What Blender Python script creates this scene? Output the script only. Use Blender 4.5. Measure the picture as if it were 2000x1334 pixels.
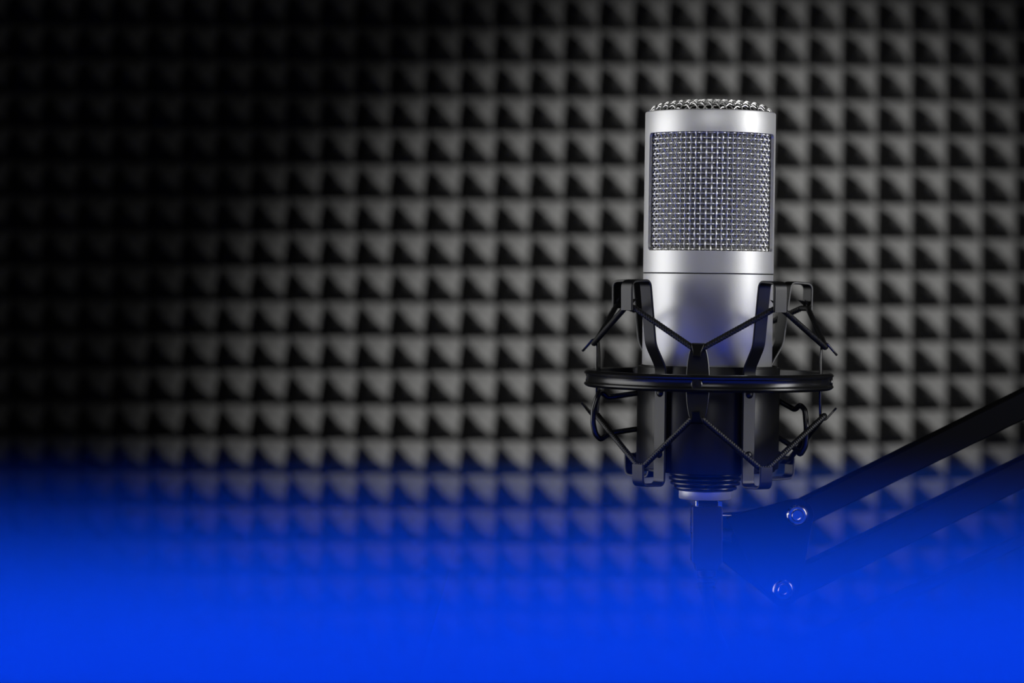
import bpy, math, random
import numpy as np
from mathutils import Matrix, Vector
random.seed(4)
rng = np.random.default_rng(4)
S = bpy.context.scene
for o in list(bpy.data.objects): bpy.data.objects.remove(o)
C = S.collection
PI = math.pi

# ------------------------------------------------------------------ camera, world, light, exposure
F = 5100.0                      # focal length in pixels of the 2000 x 1334 frame
CAM_H = 1.20                    # camera height above the floor, m
MIC_Y = 1.045                   # distance of the microphone
WALL_Y = 2.20                   # distance of the foam's valleys
K = MIC_Y / F                   # metres per pixel in the microphone's plane
MIC_X = (1383 - 1000) * K
MIC_Z = CAM_H + (667 - 550) * K

cd = bpy.data.cameras.new('camera'); cam = bpy.data.objects.new('camera', cd); C.objects.link(cam)
cam.location = (0, 0, CAM_H); cam.rotation_euler = (PI/2, 0, 0)
cd.sensor_width = 36; cd.lens = 36 * F / 2000; cd.clip_start = .01; cd.clip_end = 20
cd.dof.use_dof = True; cd.dof.focus_distance = MIC_Y - .024; cd.dof.aperture_fstop = 9.6
S.camera = cam
S.view_settings.view_transform = 'Standard'; S.view_settings.look = 'None'
S.view_settings.gamma = 1; S.view_settings.use_curve_mapping = False
S.view_settings.exposure = 0
S.cycles.use_denoising = True
S.cycles.max_bounces = 6; S.cycles.diffuse_bounces = 2; S.cycles.volume_bounces = 0
S.cycles.volume_step_rate = .25; S.cycles.volume_max_steps = 256
S.cycles.sample_clamp_indirect = 4

w = bpy.data.worlds.new('World'); S.world = w; w.use_nodes = True
w.node_tree.nodes['Background'].inputs[0].default_value = (1, 1, 1, 1)
w.node_tree.nodes['Background'].inputs[1].default_value = 0.002

def area(name, loc, target, sx, sy, power, color=(1, 1, 1), spread=180):
    l = bpy.data.lights.new(name, 'AREA'); l.shape = 'RECTANGLE'; l.size = sx; l.size_y = sy
    l.energy = power; l.color = color; l.spread = math.radians(spread)
    o = bpy.data.objects.new(name, l); C.objects.link(o); o.location = loc
    o.rotation_euler = (Vector(target) - Vector(loc)).to_track_quat('-Z', 'Y').to_euler()
    return o
def around(az, dist, dz):       # a place around the microphone; az 0 faces the camera, + is to the right
    a = math.radians(az)
    return (MIC_X + dist * math.sin(a), MIC_Y - dist * math.cos(a), MIC_Z + dz)
mic_c = (MIC_X, MIC_Y, MIC_Z)
area('softbox_left', around(-88, .60, .06), mic_c, .62, .70, .82, spread=80)
area('softbox_right', around(70, .70, .12), mic_c, .22, .60, .48, spread=66)
area('added_camera_fill', (.02, -.05, CAM_H + .34), mic_c, .45, .50, .08, spread=40)   # added dim neutral fill to lift the barrel's dark middle
# spot from upper right grazing the foam wall; wide one added for soft falloff
def spot(name, loc, target, half, power, soft=.035):
    l = bpy.data.lights.new(name, 'SPOT'); l.energy = power; l.spot_size = 2*half; l.spot_blend = 1.0; l.shadow_soft_size = soft
    o = bpy.data.objects.new(name, l); C.objects.link(o); o.location = loc
    o.rotation_euler = (Vector(target) - Vector(loc)).to_track_quat('-Z', 'Y').to_euler()
spot('wall_spot', (1.228, WALL_Y - 1.488, CAM_H + .845), (.128, WALL_Y, CAM_H - .024), .170, 640)
spot('wall_fill_wide', (1.228, WALL_Y - 1.488, CAM_H + .885), (.841, WALL_Y, CAM_H + .12), .907, 19)
# added narrow blue lights above and below the frame, only to light the added haze
area('added_haze_light_top', (.0, .85, CAM_H + .24), (.0, .85, 0), 2.4, .18, 4.3, (.10, .30, 1.0), spread=9)
area('added_haze_light_bottom', (.0, .85, CAM_H - .17), (.0, .85, 9), 2.4, .18, 14.0, (.10, .30, 1.0), spread=9)
# ------------------------------------------------------------------ materials
def mat(name, base, rough=.5, metal=0, spec=.5):
    m = bpy.data.materials.new(name); m.use_nodes = True
    b = m.node_tree.nodes['Principled BSDF']
    b.inputs['Base Color'].default_value = (*base, 1); b.inputs['Roughness'].default_value = rough
    b.inputs['Metallic'].default_value = metal; b.inputs['Specular IOR Level'].default_value = spec
    return m, m.node_tree, b
def bump(nt, b, scale, strength, dist, detail=2, kind='NOISE'):
    tc = nt.nodes.new('ShaderNodeTexCoord'); n = nt.nodes.new('ShaderNodeTexNoise')
    n.inputs['Scale'].default_value = scale; n.inputs['Detail'].default_value = detail
    bp = nt.nodes.new('ShaderNodeBump'); bp.inputs['Strength'].default_value = strength; bp.inputs['Distance'].default_value = dist
    nt.links.new(tc.outputs['Object'], n.inputs['Vector']); nt.links.new(n.outputs['Fac'], bp.inputs['Height'])
    nt.links.new(bp.outputs['Normal'], b.inputs['Normal'])
    return n
M = {}
M['silver'], nt, b = mat('satin_silver', (.66, .66, .655), .34, .66)
n = bump(nt, b, 4300, .8, .00003, 1)
rp = nt.nodes.new('ShaderNodeMapRange'); rp.inputs[3].default_value = .29; rp.inputs[4].default_value = .39
nt.links.new(n.outputs['Fac'], rp.inputs[0]); nt.links.new(rp.outputs[0], b.inputs['Roughness'])
b.inputs['Anisotropic'].default_value = .85       # lathe-finished: the sheen spreads round the barrel
tg = nt.nodes.new('ShaderNodeTangent'); tg.direction_type = 'RADIAL'; tg.axis = 'Z'; nt.links.new(tg.outputs[0], b.inputs['Tangent'])
M['wire'], nt, b = mat('steel_wire', (.80, .795, .78), .44, .8)
M['chrome'], nt, b = mat('bright_steel', (.75, .75, .76), .16, 1)
M['black'], nt, b = mat('black_powder_coat', (.008, .008, .008), .33, 0, .40); bump(nt, b, 2200, .12, .0001)
M['black_gloss'], nt, b = mat('black_lacquer', (.010, .010, .010), .24, 0, .6)
M['black_matte'], nt, b = mat('black_matte_enamel', (.003, .003, .003), .7, 0, .07)
M['black_flat'], nt, b = mat('black_lining', (.006, .006, .006), .7, 0, .2)
M['cord'], nt, b = mat('black_braid', (.009, .009, .009), .42, 0, .4)
M['plastic'], nt, b = mat('black_plastic', (.010, .010, .010), .42, 0, .22)
M['foam'], nt, b = mat('charcoal_foam', (.052, .0515, .050), .95, 0, .1); bump(nt, b, 900, .3, .0006)
M['wall'], nt, b = mat('dark_wall_paint', (.03, .03, .03), .8); bump(nt, b, 60, .1, .001)
M['floor'], nt, b = mat('dark_floor', (.03, .03, .032), .6); bump(nt, b, 30, .1, .001)

def weave_mat():                # fine inner screen: steel threads around small dark holes
    m, nt, b = mat('fine_steel_screen', (.26, .26, .255), .38, 1)
    N = nt.nodes.new; L = nt.links.new
    uv = N('ShaderNodeUVMap'); sp = N('ShaderNodeSeparateXYZ'); L(uv.outputs[0], sp.inputs[0])
    outs = []
    for k in (0, 1):
        mu = N('ShaderNodeMath'); mu.operation = 'MULTIPLY'; L(sp.outputs[k], mu.inputs[0]); mu.inputs[1].default_value = 2*PI
        si = N('ShaderNodeMath'); si.operation = 'SINE'; L(mu.outputs[0], si.inputs[0]); outs.append(si)
    mx = N('ShaderNodeMath'); mx.operation = 'MAXIMUM'; L(outs[0].outputs[0], mx.inputs[0]); L(outs[1].outputs[0], mx.inputs[1])
    th = N('ShaderNodeMath'); th.operation = 'GREATER_THAN'; L(mx.outputs[0], th.inputs[0]); th.inputs[1].default_value = .12
    hole = N('ShaderNodeBsdfTransparent'); mix = N('ShaderNodeMixShader')
    L(th.outputs[0], mix.inputs[0]); L(hole.outputs[0], mix.inputs[1]); L(b.outputs[0], mix.inputs[2])
    bp = N('ShaderNodeBump'); bp.inputs['Strength'].default_value = .8; bp.inputs['Distance'].default_value = .0001
    L(mx.outputs[0], bp.inputs['Height']); L(bp.outputs[0], b.inputs['Normal'])
    L(mix.outputs[0], nt.nodes['Material Output'].inputs[0])
    return m
M['screen'] = weave_mat()

# ------------------------------------------------------------------ mesh helpers
class MB:
    def __init__(s): s.v = []; s.f = []; s.uv = None
    def add(s, vs, fs):
        n = len(s.v); s.v += [tuple(p) for p in vs]; s.f += [tuple(i + n for i in f) for f in fs]
    def grid(s, g, closeu=False, closev=False):       # g[i][j] points
        a, b = len(g), len(g[0]); vs = [p for r in g for p in r]; fs = []
        for i in range(a if closeu else a - 1):
            for j in range(b if closev else b - 1):
                fs.append((i*b + j, ((i+1) % a)*b + j, ((i+1) % a)*b + (j+1) % b, i*b + (j+1) % b))
        s.add(vs, fs)
    def capped(s, g):                                  # rings g[i], closed around, capped at both ends
        n = len(s.v); s.grid(g, False, True); b = len(g[0]); a = len(g)
        s.f.append(tuple(n + j for j in range(b))[::-1]); s.f.append(tuple(n + (a-1)*b + j for j in range(b)))
    def lathe(s, prof, seg=128, closed=True, c=(0, 0)):
        g = [[(c[0] + r*math.sin(t), c[1] - r*math.cos(t), z) for t in (2*PI*k/seg for k in range(seg))] for r, z in prof]
        s.grid(g, closed, True)
    def rod(s, path, r, seg=10, closed=False, rf=None):
        P = [Vector(p) for p in path]; n = len(P); g = []
        if closed: T = [(P[(i+1) % n] - P[i-1]).normalized() for i in range(n)]
        else: T = [(P[min(i+1, n-1)] - P[max(i-1, 0)]).normalized() for i in range(n)]
        up = Vector((0, 0, 1)) if abs(T[0].z) < .9 else Vector((1, 0, 0))
        nrm = (up - T[0]*up.dot(T[0])).normalized(); d = 0
        for i in range(n):
            nrm = (nrm - T[i]*nrm.dot(T[i])).normalized(); bn = T[i].cross(nrm)
            if i: d += (P[i] - P[i-1]).length
            g.append([P[i] + (nrm*math.cos(a) + bn*math.sin(a))*(rf(d, a) if rf else r) for a in (2*PI*k/seg for k in range(seg))])
        if closed: s.grid(g, True, True)
        else: s.capped(g)
    def strip(s, path, W, width, thick, bev=.8):       # flat bar of width along W (constant), swept along a path lying across W
        P = [Vector(p) for p in path]; W = Vector(W).normalized(); n = len(P); g = []
        for i in range(n):
            T = (P[min(i+1, n-1)] - P[max(i-1, 0)]).normalized(); N = T.cross(W).normalized()
            wd = width(i/(n-1)) if callable(width) else width; h = wd/2; t = thick/2; e = bev
            sec = [(-h, -t+e), (-h+e, -t), (h-e, -t), (h, -t+e), (h, t-e), (h-e, t), (-h+e, t), (-h, t-e)]
            g.append([P[i] + W*a + N*b for a, b in sec])
        s.capped(g)
    def prism(s, poly, y0, y1, bev=1.0):               # polygon in x,z with depth y0..y1
        c = Vector((sum(p[0] for p in poly)/len(poly), sum(p[1] for p in poly)/len(poly)))
        def ins(k):
            out = []; n = len(poly)
            for i in range(n):
                a, b, d = Vector(poly[i-1]), Vector(poly[i]), Vector(poly[(i+1) % n])
                e1 = (b-a).normalized(); e2 = (d-b).normalized(); m = Vector((-(e1.y+e2.y), e1.x+e2.x))
                if m.length < 1e-6: m = Vector((-e1.y, e1.x))
                m.normalize()
                if m.dot(c-b) < 0 and AREA < 0: pass
                out.append(b + m*k*SGN)
            return out
        AREA = sum(poly[i-1][0]*poly[i][1] - poly[i][0]*poly[i-1][1] for i in range(len(poly))); SGN = 1 if AREA > 0 else -1
        inn = ins(bev)
        g = [[(p[0], y, p[1]) for p in q] for q, y in ((inn, y0), (poly, y0+bev), (poly, y1-bev), (inn, y1))]
        s.capped(g)
    def disc_y(s, cx, cz, prof, seg=40, ry=None):      # lathe about the y axis, prof = (radius, y), closed ends
        g = [[(cx + r*math.cos(t), y, cz + r*math.sin(t)) for t in (2*PI*k/seg for k in range(seg))] for r, y in prof]
        s.capped(g)

# the microphone and its mount are modelled in pixels of the photograph's scale (K metres each) about a point on
# the axis, then tilted 0.8 degrees clockwise and leaned 1.3 degrees towards the camera
MM = (Matrix.Translation((MIC_X, MIC_Y, MIC_Z)) @ Matrix.Rotation(math.radians(.75), 4, 'Y')
      @ Matrix.Rotation(math.radians(1.31), 4, 'X') @ Matrix.Scale(K, 4))
SM = Matrix.Translation((MIC_X, MIC_Y, MIC_Z)) @ Matrix.Scale(K, 4)     # upright, same scale
MT = MM @ Matrix.Translation((3.5, 0, 0))            # the mount sits a hair to the right of the barrel's axis
MMi = MM.inverted()
def L_(px, py, y):              # local point at local depth y that sits at the pixel px, py of the photograph
    Yw = MIC_Y + y*K
    for _ in range(3):
        p = MMi @ Vector(((px-1000)/F*Yw, Yw, CAM_H + (667-py)/F*Yw)); Yw += (y - p.y)*K
    return p
def U_(px, py, y):              # the same for the upright frame
    Yw = MIC_Y + y*K
    return Vector(((px-1000)/F*Yw - MIC_X, y*K, CAM_H + (667-py)/F*Yw - MIC_Z)) / K

def empty(name, loc, label, cat):
    o = bpy.data.objects.new(name, None); C.objects.link(o); o.location = loc; o.empty_display_size = .02
    o['label'] = label; o['category'] = cat
    return o
def obj(name, mb, m, parent=None, mtx=None, smooth=True, angle=35):
    me = bpy.data.meshes.new(name)
    vs = np.array(mb.v, dtype=float)
    if mtx is not None:
        A = np.array(mtx); vs = vs @ A[:3, :3].T + A[:3, 3]
    root = parent
    off = np.zeros(3)
    while root is not None: off += np.array(root.location); root = root.parent
    me.from_pydata((vs - off).tolist(), [], mb.f); me.validate()
    bm_fix(me)
    o = bpy.data.objects.new(name, me); C.objects.link(o)
    if parent is not None: o.parent = parent
    me.materials.append(M[m] if isinstance(m, str) else m)
    if smooth:
        me.polygons.foreach_set('use_smooth', [True]*len(me.polygons))
        me.set_sharp_from_angle(angle=math.radians(angle))
    return o
import bmesh
def bm_fix(me):
    bm = bmesh.new(); bm.from_mesh(me); bmesh.ops.recalc_face_normals(bm, faces=bm.faces); bm.to_mesh(me); bm.free()
def struct(o):
    o['kind'] = 'structure'; return o

def rounded(pts, rad, n=6):      # polyline with its inner corners rounded; rad one number or one per inner corner
    P = [Vector(p) for p in pts]; out = [P[0]]
    for i in range(1, len(P)-1):
        r = rad[i-1] if isinstance(rad, (list, tuple)) else rad
        a = (P[i-1]-P[i]); b = (P[i+1]-P[i]); k = min(r, a.length*.49, b.length*.49)
        p0 = P[i] + a.normalized()*k; p1 = P[i] + b.normalized()*k
        for j in range(n+1):
            t = j/n; out.append(p0*(1-t)**2 + P[i]*2*t*(1-t) + p1*t*t)
    out.append(P[-1]); return out
def polar(th, r, z):
    a = math.radians(th); return Vector((r*math.sin(a), -r*math.cos(a), z))
def radial(th, rz, rad):         # (r, z) path in the radial plane at angle th, rounded
    return [polar(th, p.x, p.y) for p in rounded([Vector(q) for q in rz], rad)]
def tang(th):
    a = math.radians(th); return Vector((math.cos(a), math.sin(a), 0))

# ------------------------------------------------------------------ setting: floor, wall, foam
mb = MB(); mb.add([(-2.2, -1, 0), (2.2, -1, 0), (2.2, WALL_Y+.05, 0), (-2.2, WALL_Y+.05, 0)], [(0, 1, 2, 3)])
mb.add([(-2.2, -1, -.05), (2.2, -1, -.05), (2.2, WALL_Y+.05, -.05), (-2.2, WALL_Y+.05, -.05)], [(3, 2, 1, 0)])
struct(obj('floor', mb, 'floor', smooth=False))
mb = MB(); y0 = WALL_Y + .012
mb.prism([(-2.2, 0), (2.2, 0), (2.2, 2.6), (-2.2, 2.6)], y0, y0+.1, .001)
struct(obj('wall_back', mb, 'wall', smooth=False))

def foam():
    px, pz = 67.6/F*WALL_Y, 66.9/F*WALL_Y           # pitch of the pyramids
    nx, nz, q, H = 56, 44, 10, px*FOAM_H
    ox, oz = (1645.5-1000)/F*WALL_Y, (667-331)/F*WALL_Y    # one valley crossing
    ix0 = -40; iz0 = -29
    us = (np.arange(nx*q+1)/q + ix0); vs_ = (np.arange(nz*q+1)/q + iz0)
    U, V = np.meshgrid(us, vs_, indexing='ij')
    fu = np.abs((U % 1) - .5)*2; fv = np.abs((V % 1) - .5)*2
    d = np.minimum(1, (fu**9 + fv**9)**(1/9))        # 0 at a peak, 1 in a valley; ridges slightly soft
    e = .30; sm = lambda x: np.sqrt(x*x + e*e)       # blunt peaks
    h = (1 - (sm(d) - e)/(math.sqrt(1 + e*e) - e))*H
    X = ox + U*px; Z = oz + V*pz
    a = math.radians(.55)                            # the sheet hangs slightly out of level
    shear = math.tan(a)
    Xr = X; Zr = Z - (X-ox)*shear
    co = np.stack([Xr, WALL_Y - h, CAM_H + Zr], -1).reshape(-1, 3)
    m = nz*q+1; n = nx*q+1
    i, j = np.meshgrid(np.arange(n-1), np.arange(m-1), indexing='ij'); i = i.ravel(); j = j.ravel()
    cu = (us[i] % 1 < .5 - 1e-6) ^ (vs_[j] % 1 < .5 - 1e-6)   # split each quad along the ridge
    A, B, Cc, D = i*m+j, (i+1)*m+j, (i+1)*m+j+1, i*m+j+1
    t1 = np.where(cu[:, None], np.stack([A, B, D], 1), np.stack([A, B, Cc], 1))
    t2 = np.where(cu[:, None], np.stack([B, Cc, D], 1), np.stack([A, Cc, D], 1))
    tri = np.concatenate([t1, t2])
    # backing block, 10 mm thick, behind the pyramids
    zc = co[[0, (n-1)*m, (n-1)*m+m-1, m-1]]; back = zc.copy(); back[:, 1] = WALL_Y + .0115
    front = zc.copy(); front[:, 1] = WALL_Y + .0005
    nb = len(co); allv = np.concatenate([co, front, back])
    me = bpy.data.meshes.new('acoustic_foam_panel')
    quads = [(nb, nb+1, nb+2, nb+3), (nb+7, nb+6, nb+5, nb+4)] + [(nb+k, nb+(k+1) % 4, nb+4+(k+1) % 4, nb+4+k) for k in range(4)]
    nt_, nq = len(tri), len(quads)
    me.vertices.add(len(allv)); me.vertices.foreach_set('co', allv.ravel())
    me.loops.add(nt_*3 + nq*4); me.loops.foreach_set('vertex_index', np.concatenate([tri.ravel(), np.array(quads).ravel()]))
    me.polygons.add(nt_+nq)
    me.polygons.foreach_set('loop_start', np.concatenate([np.arange(nt_)*3, nt_*3 + np.arange(nq)*4]))
    me.polygons.foreach_set('use_smooth', np.array([True]*nt_ + [False]*nq))
    me.update(calc_edges=True); me.validate()
    me.set_sharp_from_angle(angle=math.radians(40))
    me.materials.append(M['foam'])
    o = bpy.data.objects.new('acoustic_foam_panel', me); C.objects.link(o)
    o['label'] = 'charcoal acoustic foam sheet of small square pyramids covering the wall behind the microphone'
    o['category'] = 'acoustic foam'
FOAM_H = .90
foam()

# ------------------------------------------------------------------ microphone
base = MM @ Vector((0, 0, -430))
mic = empty('condenser_microphone', base, 'silver studio condenser microphone with wire mesh grille, upright in the black shock mount', 'microphone')
# body: two satin sleeves with a hairline joint
mb = MB(); mb.lathe([(126, 16.2), (127, 17), (127, 55), (127, 59), (121, 59), (121, 16.2)])
obj('head_collar', mb, 'silver', mic, MM)
mb = MB(); mb.lathe([(126, 14.6), (126.6, 14), (126.6, -200), (125, -204), (119, -204), (119, 14.6)])
obj('body', mb, 'silver', mic, MM)
mb = MB(); mb.lathe([(125.2, 16.4), (125.2, 14.4), (110, 14.4), (110, 16.4)])
obj('joint_seam', mb, 'black_flat', mic, MM)
mb = MB(); mb.lathe([(119, 286), (127, 286), (127, 290), (127, 326), (126.2, 328), (124.5, 329), (119.5, 329), (119, 328)])
obj('top_band', mb, 'silver', mic, MM)
def post(side):                  # side pillar of the head frame; its edges flare round at top and bottom
    half = 18.5; mbp = MB(); zs = []
    R = 10.0; z0, z1 = 58.9, 286.1
    for k in range(9): zs.append(z0 + R*(1-math.cos(PI/2*k/8)))
    zs += [z1 - R*(1-math.cos(PI/2*k/8)) for k in range(8, -1, -1)]
    g = []
    for z in zs:
        dz = min(z-z0, z1-z); fl = R - math.sqrt(max(0, R*R - (R-dz)**2)) if dz < R else 0
        h = half + math.degrees(fl/127)
        ring = [polar(side*90 + h*(2*k/12-1), 127, z) for k in range(13)] + [polar(side*90 + h*(1-2*k/12), 121.5, z) for k in range(13)]
        g.append(ring)
    mbp.capped(g)
    obj('grille_pillar', mbp, 'silver', mic, MM)
post(1); post(-1)
# outer woven grille
def weave(rad, nv, z0, z1, rows, amp, wr, seg=6):
    m_ = MB(); dz = (z1-z0)/rows
    for k in range(nv):
        th = 360*(k+.5)/nv; s = 1 if k % 2 else -1; path = []
        n = rows*6
        for i in range(n+1):
            t = i/6; z = z0 + dz*t
            path.append(polar(th, rad + s*amp*math.cos(PI*(t-.5)), z))
        m_.rod(path, wr, seg)
    for j in range(rows):
        s = -1 if j % 2 else 1; path = []; n = nv*5
        for i in range(n):
            t = i/5; th = 360*(t+.5)/nv
            path.append(polar(th, rad - s*amp*math.cos(PI*t)*(-1), z0 + dz*(j+.5)))
        m_.rod(path, wr, seg, closed=True)
    return m_
obj('side_grille', weave(116, 72, 57, 289, 24, 2.2, 1.7), 'wire', mic, MM)
# fine inner screen with holes
def tube_uv(name, rad, z0, z1, pitch, seg=144):
    me = bpy.data.meshes.new(name); n = round(2*PI*rad/pitch); vs = []; fs = []; uv = []
    for k in range(seg+1):
        a = 360*k/seg
        for z in (z0, z1): vs.append(MM @ polar(a, rad, z) - mic.location)
    for k in range(seg):
        fs.append((2*k, 2*k+2, 2*k+3, 2*k+1)); u0, u1 = n*k/seg, n*(k+1)/seg; v1 = (z1-z0)/pitch
        uv += [(u0, 0), (u1, 0), (u1, v1), (u0, v1)]
    me.from_pydata(vs, [], fs); l = me.uv_layers.new(name='UVMap')
    for i, t in enumerate(uv): l.data[i].uv = t
    for p in me.polygons: p.use_smooth = True
    me.materials.append(M['screen']); o = bpy.data.objects.new(name, me); C.objects.link(o); o.parent = mic
tube_uv('inner_screen', 110.5, 58, 288, 3.1)
# capsule behind the screens
mb = MB()
mb.disc_y(0, 165, [(20, -22), (62, -22), (66, -18), (66, 18), (62, 22), (20, 22)], 48)
mb.lathe([(0.5, 59), (14, 59), (14, 100), (.5, 100)], 24)
obj('capsule', mb, 'black_flat', mic, MM)
mb = MB(); mb.lathe([(.5, 62), (112, 62), (114, 60), (114, 40), (.5, 40)], 64)
obj('grille_floor', mb, 'black_flat', mic, MM)
# woven top, domed
def dome(x, y):
    q = min(1, math.hypot(x, y)/120.5)
    return 323 + 27*(1 - q**4)**.5 if q < 1 else None
def top_grille():
    m_ = MB(); p = 10.2; n = 12; ang = math.radians(36); ca, sa = math.cos(ang), math.sin(ang)
    for dirn in (0, 1):
        for k in range(-n, n+1):
            c = k*p
            if abs(c) >= 118: continue
            L = math.sqrt(119.8**2 - c*c); m = max(8, int(2*L/1.7)); path = []
            for i in range(m+1):
                # denser at the steep shoulder
                t = L*math.sin(PI/2*(2*i/m-1))
                x, y = (t, c) if dirn == 0 else (c, t)
                z = dome(x, y)
                if z is None: z = 322
                s = (1 if k % 2 else -1)*(1 if dirn else -1)
                zz = z + s*1.9*math.cos(PI*t/p)
                path.append((x*ca - y*sa, x*sa + y*ca, zz))
            m_.rod(path, 1.35, 6)
    return m_
obj('top_grille', top_grille(), 'wire', mic, MM)
mb = MB(); prof = [(119*math.sin(PI/2*k/16), 0) for k in range(17)]
mb.lathe([(max(.5, r), 314 + 27*(1-(r/119.5)**4)**.5) for r, _ in prof] + [(118, 305), (.5, 305)], 64)
obj('top_lining', mb, 'black_flat', mic, MM)
# base: black threaded stub, silver connector disc
mb = MB()
mb.lathe([(.5, -362), (108, -362), (110, -366), (72, -372), (72, -373), (.5, -373)], 96)
obj('base_cap', mb, 'black', mic, MM)
mb = MB(); prof = [(.5, -372)]
for z, r in ((-375, 70), (-384, 71.5), (-393, 68.5), (-402, 62)):
    prof += [(r-5, z+3.2), (r-1, z+2.6), (r, z+1), (r, z-1.5), (r-1, z-3.2), (r-5, z-4.0)]
prof += [(55, -408), (.5, -408)]
mb.lathe(prof, 96); obj('threaded_base', mb, 'black_gloss', mic, MM)
mb = MB(); mb.lathe([(.5, -407), (50, -407), (51, -408), (51, -423), (50, -424.5), (.5, -424.5)], 96)
obj('connector_ring', mb, 'silver', mic, MM)

# ------------------------------------------------------------------ shock mount
mount = empty('shock_mount', MT @ Vector((0, 0, -390)), 'black metal spider shock mount with ring, hooks and braided elastic cords around the silver microphone', 'shock mount')
RZ = -191
mb = MB()
mb.lathe([(p[0], RZ+p[1]) for p in [(222, -15), (230, -16.5), (237, -16.3), (240.5, -14.5), (243.3, -11.5), (242.3, -8.6), (238.6, -7.2), (237.4, -5.5), (237.1, 0),
          (237.4, 5.5), (238.6, 7.2), (242.3, 8.6), (243.3, 11.5), (240.5, 14.5), (237, 16.3), (230, 16.5), (222, 15)]], 192)
obj('ring', mb, 'black_gloss', mount, MT, angle=50)
# clamp sleeve: inner tube and two outer half shells
mb = MB(); mb.lathe([(130.4, -163), (132, -163), (132.5, -164), (132.5, -366), (132, -368), (115, -368), (115, -364), (130.4, -364)], 144)
obj('clamp_sleeve', mb, 'black', mount, MT)
def shell(a0, a1):
    m_ = MB(); g = []
    for k in range(49):
        a = a0 + (a1-a0)*k/48
        g.append([polar(a, r, z) for r, z in ((132.8, -166), (138, -166), (139, -167.5), (139, -361), (138, -363), (132.8, -363))])
    m_.capped(g); obj('clamp_shell', m_, 'black', mount, MT)
shell(-141, -40); shell(24.5, 137)
HOOKS = (-44, 28.5, 122, -134.5)
for th in HOOKS:
    mb = MB()
    path = radial(th, [(243, -56), (244, -2), (191, 1), (173, -122), (142.5, -166), (142.5, -391), (204, -389), (205, -349)], [13, 13, 12, 10, 13, 13, 13])
    mb.strip(path, tang(th), 28, 5.0, 1.3)
    # barbs that keep the cord from slipping off
    T = tang(th)
    for (r0, z0, dr, dz) in ((242.3, -44, -17, 8), (202, -356, -17, -8)):
        c = polar(th, r0, z0); tip = polar(th, r0+dr, z0+dz)
        for sg in (-1, 1):
            a = [c + T*sg*4 + Vector((0, 0, 7)), c + T*sg*4 - Vector((0, 0, 7)), c + T*sg*9 + Vector((0, 0, 0))]
            mb.add(a + [tip + T*sg*11 + Vector((0, 0, 3))], [(0, 1, 2), (0, 3, 1), (1, 3, 2), (2, 3, 0)])
    h = obj('hook_bracket', mb, 'black', mount, MT)
    m2 = MB()
    for z in (-214, -331):           # dome rivets
        c = polar(th, 144, z); R = polar(th, 1, 0); T2 = tang(th); g = []
        for k in range(7):
            f = PI/2*k/6; rr = max(.3, 8.6*math.cos(f)); o_ = 5.5*math.sin(f)
            g.append([c + R*o_ + T2*rr*math.cos(a) + Vector((0, 0, rr*math.sin(a))) for a in (2*PI*q/20 for q in range(20))])
        m2.capped(g)
        obj('rivet', m2, 'black', h, MT); m2 = MB()
CLIPS = (-9.5, 80.5, 170.5, 260.5)
for th in CLIPS:
    mb = MB()
    path = radial(th, [(249, -140), (229, -117), (219, -117), (218, -150), (218, -232), (219, -265), (229, -265), (249, -242)], [4, 5, 8, 8, 5, 4])
    n = len(path)
    def wd(t, path=path, n=n):
        z = path[min(n-1, int(round(t*(n-1))))].z; u = abs(z - RZ)
        tt = t if t < .5 else 1-t
        if tt < .24: return 25
        return 26 + 19*max(0, 1-(u/66)**2)**.6
    # resample finely so that the leaf widens smoothly
    fine = []
    for a, b_ in zip(path[:-1], path[1:]):
        k = max(1, int((b_-a).length/4)); fine += [a.lerp(b_, i/k) for i in range(k)]
    fine.append(path[-1]); N_ = len(fine)
    R = polar(th, 1, 0)
    def wd(t):
        p = fine[min(N_-1, int(round(t*(N_-1))))]; u = abs(p.z-RZ); r = math.hypot(p.x, p.y)
        if r > 221.5: return 25 - 10*max(0, min(1, (r-229)/14))
        return 25 + 19*max(0, 1-(u/68)**2.2)**.7
    mb.strip(fine, tang(th), wd, 4, .8)
    cl = obj('cord_clip', mb, 'black_gloss', mount, MT)
    m2 = MB(); c = polar(th, 236, RZ-1); T2 = tang(th); g = []
    for rr, o_ in ((3.5, -17), (3.5, -1), (10.5, -1), (10.5, 3.6), (9, 5.2), (5.5, 5.2), (4.5, 3.2), (.4, 3.2)):
        g.append([c + R*o_ + T2*rr*math.cos(a) + Vector((0, 0, rr*math.sin(a))) for a in (2*PI*q/28 for q in range(28))])
    m2.capped(g); obj('screw', m2, 'black_gloss', cl, MT)
def cord(zc, rc, zh, rh):
    pts = []
    order = [(-9.5, 0), (28.5, 1), (80.5, 0), (122, 1), (170.5, 0), (225.5, 1), (260.5, 0), (316, 1)]
    s = 1 if zc > RZ else -1
    for th, k in order:
        if k: pts += [polar(th-2.6, rh, zh - s*1.0), polar(th+2.6, rh, zh - s*1.0)]
        else: pts += [polar(th-2.6, rc, zc), polar(th+2.6, rc, zc)]
    P = []
    n = len(pts)
    for i in range(n):
        a = pts[i]; b_ = pts[(i+1) % n]; k = max(2, int((b_-a).length/.8)); P += [a.lerp(b_, q/k) for q in range(k)]
    # ease the corners
    for _ in range(5): P = [(P[i-1] + P[i]*2 + P[(i+1) % len(P)])/4 for i in range(len(P))]
    per = 5.6
    def rf(d, a): return 4.8 + 1.15*abs(math.sin(3*a + PI*d/per)*math.sin(3*a - PI*d/per))
    m_ = MB(); m_.rod(P, 4.7, 32, True, rf); return m_
obj('elastic_cord', cord(-124, 226, -50, 236), 'cord', mount, MT, angle=180)
obj('elastic_cord', cord(-258, 226, -352, 197), 'cord', mount, MT, angle=180)
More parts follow.
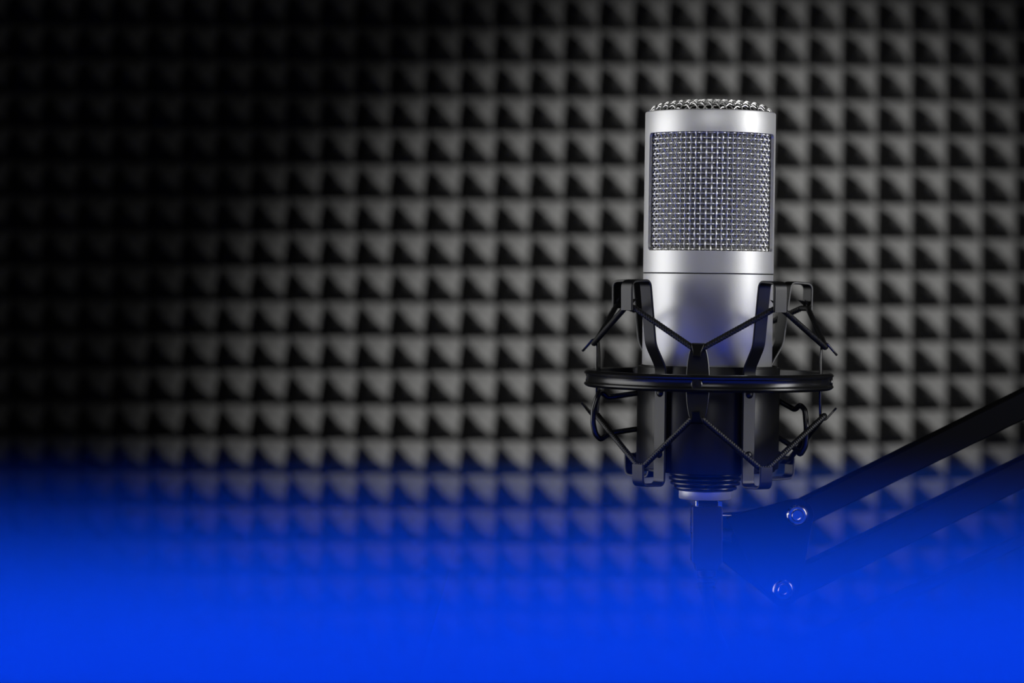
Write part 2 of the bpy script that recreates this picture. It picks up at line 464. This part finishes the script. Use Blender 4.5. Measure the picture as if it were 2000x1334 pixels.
# the two bent wire levers at the sides of the clamp
def smooth_path(pts, it=3, step=3):
    P = []
    for a, b_ in zip(pts[:-1], pts[1:]):
        k = max(1, int((b_-a).length/step)); P += [a.lerp(b_, i/k) for i in range(k)]
    P.append(pts[-1])
    for _ in range(it): P = [P[0]] + [(P[i-1]+P[i]*2+P[i+1])/4 for i in range(1, len(P)-1)] + [P[-1]]
    return P
left = [(1256, 767, 0), (1243, 768, -5), (1187, 776, -22), (1172, 764, -32), (1166, 776, -40), (1159, 800, -44), (1158, 825, -44), (1163, 848, -42), (1173, 859, -34), (1190, 846, -22), (1243, 838, -5), (1256, 838, 0)]
right = [(1508, 780, 0), (1521, 783, -5), (1553, 801, -20), (1562, 790, -30), (1572, 800, -38), (1575, 835, -42), (1573, 872, -40), (1563, 889, -34), (1552, 875, -22), (1521, 855, -5), (1508, 850, 0)]
for pts in (left, right):
    mb = MB(); mb.rod(smooth_path([L_(*p) - Vector((3.5, 0, 0)) for p in pts]), 5.3, 14)
    obj('wire_lever', mb, 'black_gloss', mount, MT)

# ------------------------------------------------------------------ USB cable hanging from the microphone
cab = empty('usb_cable', SM @ U_(1380, 1045, 0), 'black cable with moulded plug pushed up into the underside of the microphone', 'cable')
def box_poly(pts): return [(p.x, p.z) for p in pts]
u = lambda px, py: U_(px, py, 0)
mb = MB()
for x0, x1 in ((1358, 1363.5), (1401, 1410)):    # the two bright cheeks of the metal tongue
    mb.prism(box_poly([u(x0, 977.5), u(x1, 977.5), u(x1, 992), u(x0, 992)]), -13, 13, 1)
obj('plug_shell', mb, 'chrome', cab, SM)
mb = MB(); mb.prism(box_poly([u(1362, 978), u(1402, 978), u(1402, 992), u(1362, 992)]), -9, 9, 1)
obj('plug_tongue', mb, 'plastic', cab, SM)
mb = MB(); P = [u(1350, 991), u(1353, 988), u(1407, 988), u(1410, 991), u(1410, 1096), u(1404, 1104), u(1402, 1113), u(1358, 1113), u(1357, 1104), u(1350, 1094)]
mb.prism(box_poly(P), -20, 20, 2.5)
pl = obj('plug', mb, 'plastic', cab, SM)
mb = MB()
for k in range(9):               # grip ribs on the left flank
    a = u(1349.5, 1012 + k*3.6); mb.rod([(a.x, -14, a.z), (a.x, 14, a.z)], 1.2, 8)
obj('grip', mb, 'plastic', pl, SM)
mb = MB(); ax = u(1380, 1113); prof = [(.5, 4), (19, 4), (19, -4)]
for k in range(4): z = -7 - k*9; prof += [(18.5-k*.6, z), (18.5-k*.6, z-4.5), (13, z-5.5), (13, z-8)]
prof += [(12, -48), (.5, -48)]
mb.lathe([(r, ax.z+z) for r, z in prof], 32, True, (ax.x, 0)); obj('strain_relief', mb, 'plastic', cab, SM)
mb = MB(); pts = [U_(1380, 1150, 0), U_(1380, 1175, 0), U_(1388, 1215, 4), U_(1408, 1262, 12), U_(1440, 1320, 30), U_(1480, 1420, 60), U_(1500, 1700, 90), U_(1510, 2600, 100), Vector((80, 60, (0.006-MIC_Z)/K)), Vector((-700, 200, (0.006-MIC_Z)/K))]
mb.rod(smooth_path(pts, 30, 8), 11, 20); obj('cord', mb, 'plastic', cab, SM)

# ------------------------------------------------------------------ boom arm
arm = empty('boom_arm', SM @ U_(1500, 1080, 45), 'black boom arm with bolted triangular end plate, reaching in from the right', 'boom arm')
def arcpts(cx, cy, r, a0, a1, n=8): return [(cx + r*math.cos(math.radians(a0+(a1-a0)*k/n)), cy - r*math.sin(math.radians(a0+(a1-a0)*k/n))) for k in range(n+1)]
Y1 = 40
front = [(1418, 1012), (1444, 1003), (1540, 976)] + arcpts(1559, 1005, 31, 88, -20) + arcpts(1531, 1153, 31, -20, -115) + [(1478, 1138), (1442, 1054), (1432, 1036)]
rear = [(1404, 1002), (1452, 999), (1540, 977), (1585, 1000), (1560, 1165)] + arcpts(1531, 1153, 31, -50, -125) + [(1466, 1140), (1410, 1096), (1400, 1060)]
def plate(poly, y): return [(lambda p: (p.x, p.z))(U_(a, b_, y)) for a, b_ in poly]
mb = MB(); mb.prism(plate(front, Y1), Y1, Y1+8, 1.5); obj('front_plate', mb, 'black_matte', arm, SM)
mb = MB(); mb.prism(plate(rear, Y1+70), Y1+62, Y1+70, 1.5); obj('rear_plate', mb, 'black_matte', arm, SM)
mb = MB(); c1 = U_(1440, 1050, Y1+35)
mb.disc_y(c1.x, c1.z, [(14, Y1+7), (14, Y1+63)], 24); obj('spacer', mb, 'black_matte', arm, SM)
for a, b_ in ((1557.5, 1007), (1530.5, 1153)):
    c1 = U_(a, b_, Y1-6); mb = MB()
    mb.disc_y(c1.x, c1.z, [(9, Y1+74), (9, Y1+1), (21, Y1+1), (22.5, Y1-1), (21.5, Y1-4), (17.5, Y1-7), (16, Y1-5), (13, Y1-5), (12, Y1-10), (10.5, Y1-11.5), (7.5, Y1-11.5), (7, Y1-6), (.5, Y1-6)], 44)
    bo = obj('bolt', mb, 'chrome', arm, SM)
def bar(top0, bot0, top1, bot1, y0, y1, th, ext):   # square tube between two pixel stations, carried on to the right by ext
    a0, b0, a1, b1 = U_(*top0, y0), U_(*bot0, y0), U_(*top1, y1), U_(*bot1, y1)
    h = ((a0-b0).length*.5); mid0 = (a0+b0)/2; mid1 = (a1+b1)/2; d = (mid1-mid0); mid2 = mid0 + d*ext
    T = d.normalized(); up = Vector((0, 0, 1)); N = (up - T*up.dot(T)).normalized(); B = T.cross(N)
    hh = abs((a0-b0).dot(N))/2; h1 = abs((a1-b1).dot(N))/2; m_ = MB(); g = []
    for c_, q in ((mid0, hh), (mid2, hh+(h1-hh)*ext)):
        e = 3
        g.append([c_ + N*x + B*y for x, y in ((-q+e, -th), (q-e, -th), (q, -th+e), (q, th-e), (q-e, th), (-q+e, th), (-q, th-e), (-q, -th+e))])
    m_.capped(g); return m_, mid2
bar1, e1 = bar((1545, 984), (1545, 1036), (2000, 759), (2000, 816), Y1+35, Y1+120, 22, 1.5)
obj('upper_bar', bar1, 'black_matte', arm, SM)
bar2, e2 = bar((1520, 1124), (1520, 1184), (2000, 890), (2000, 950), Y1+35, Y1+120, 22, 1.5)
obj('lower_bar', bar2, 'black_matte', arm, SM)
# elbow beyond the frame, and the return rod running below to it
bar3, e3 = bar((1560, 1247), (1560, 1275), (2000, 1040), (2000, 1064), Y1+90, Y1+190, 11, 1.5)
obj('return_rod', bar3, 'black_matte', arm, SM)
ep = [(e1.x-30, e1.z+40), (e1.x+70, e1.z+60), (e2.x+90, e2.z-20), (e3.x+60, e3.z-50), (e3.x-30, e3.z-30), (e2.x-40, e2.z)]
mb = MB(); mb.prism(ep, e1.y-34, e1.y-24, 1.5); mb.prism(ep, e3.y+12, e3.y+22, 1.5); obj('elbow_plate', mb, 'black', arm, SM)
mb = MB(); fz = (0.0-MIC_Z)/K; ex = e2.x+30
mb.rod([(ex, e3.y-10, fz+40), (ex, e3.y-10, e2.z+40)], 34, 32); obj('stand_post', mb, 'black', arm, SM)
mb = MB(); mb.lathe([(.5, fz+1), (640, fz+1), (640, fz+30), (600, fz+55), (.5, fz+60)], 64, True, (ex, e3.y-10)); obj('stand_base', mb, 'black', arm, SM)
# swivel that carries the shock mount, behind the plug
mb = MB()
b1 = (MM @ Vector((0, 112, -372)) - Vector((MIC_X, MIC_Y, MIC_Z)))/K; a = U_(1440, 1050, Y1+35)
mb.rod(smooth_path([a, U_(1400, 1040, 90), U_(1386, 1015, 112), Vector((b1.x, b1.y, b1.z-40)), b1], 20), 12, 20)
obj('swivel_stem', mb, 'black', arm, SM)
mb = MB(); c1 = U_(1412, 1007, Y1+20)
mb.rod([c1 + Vector((-4, 0, 0)), c1 + Vector((16, 0, 0))], 3.4, 16); obj('pin', mb, 'chrome', arm, SM)

# ------------------------------------------------------------------ added blue haze volumes standing in for a graphic blue overlay
OVERLAY_HAZE = (.012, .165, 1.0)
def overlay_haze_mat(name, top=None, k=0, p=1, const=0, cap=30, pale=1.0):
    m = bpy.data.materials.new(name); m.use_nodes = True; nt = m.node_tree; nt.nodes.clear()
    N = nt.nodes.new; L = nt.links.new; out = N('ShaderNodeOutputMaterial')
    sc = N('ShaderNodeVolumeScatter'); ab = N('ShaderNodeVolumeAbsorption'); ad = N('ShaderNodeAddShader')
    al = [c*pale for c in OVERLAY_HAZE]                  # share of the light that is scattered; the rest is absorbed
    for s_ in (sc, ab): s_.inputs['Color'].default_value = (*al, 1)
    if const:
        for s_ in (sc, ab): s_.inputs['Density'].default_value = const
    else:
        ge = N('ShaderNodeNewGeometry'); sp = N('ShaderNodeSeparateXYZ'); L(ge.outputs['Position'], sp.inputs[0])
        def mth(op, a, b_):
            n_ = N('ShaderNodeMath'); n_.operation = op
            for i, v in ((0, a), (1, b_)):
                if isinstance(v, (int, float)): n_.inputs[i].default_value = v
                else: L(v, n_.inputs[i])
            return n_.outputs[0]
        d = mth('MAXIMUM', mth('SUBTRACT', top, sp.outputs[2]), 0.0)
        d = mth('MINIMUM', mth('MULTIPLY', mth('POWER', d, p), k), cap)
        for s_ in (sc, ab): L(d, s_.inputs['Density'])
    L(sc.outputs[0], ad.inputs[0]); L(ab.outputs[0], ad.inputs[1]); L(ad.outputs[0], out.inputs['Volume'])
    return m
def box(x0, x1, y0, y1, z0, z1):
    m_ = MB(); m_.add([(x, y, z) for x in (x0, x1) for y in (y0, y1) for z in (z0, z1)],
                      [(0, 1, 3, 2), (4, 6, 7, 5), (0, 4, 5, 1), (2, 3, 7, 6), (0, 2, 6, 4), (1, 5, 7, 3)]); return m_
hz = obj('blue_overlay_haze', box(-1.15, 1.15, .74, 1.0, .9, CAM_H-.030), overlay_haze_mat("overlay_haze_front", CAM_H-.030, 13800, 2.7, cap=60), None, smooth=False)
hz['label'] = 'added blue haze standing in for a graphic blue gradient, thickening downwards in front of the microphone'; hz['category'] = 'haze'; hz['kind'] = 'stuff'
hb = obj('blue_overlay_haze', box(-1.2, 1.2, 1.15, WALL_Y-.03, .9, CAM_H-.0975), overlay_haze_mat('overlay_haze_back', const=1.3, pale=.15), None, smooth=False)
hb['label'] = 'added thinner blue haze behind the microphone, continuing the graphic blue gradient over the foam'; hb['category'] = 'haze'; hb['kind'] = 'stuff'
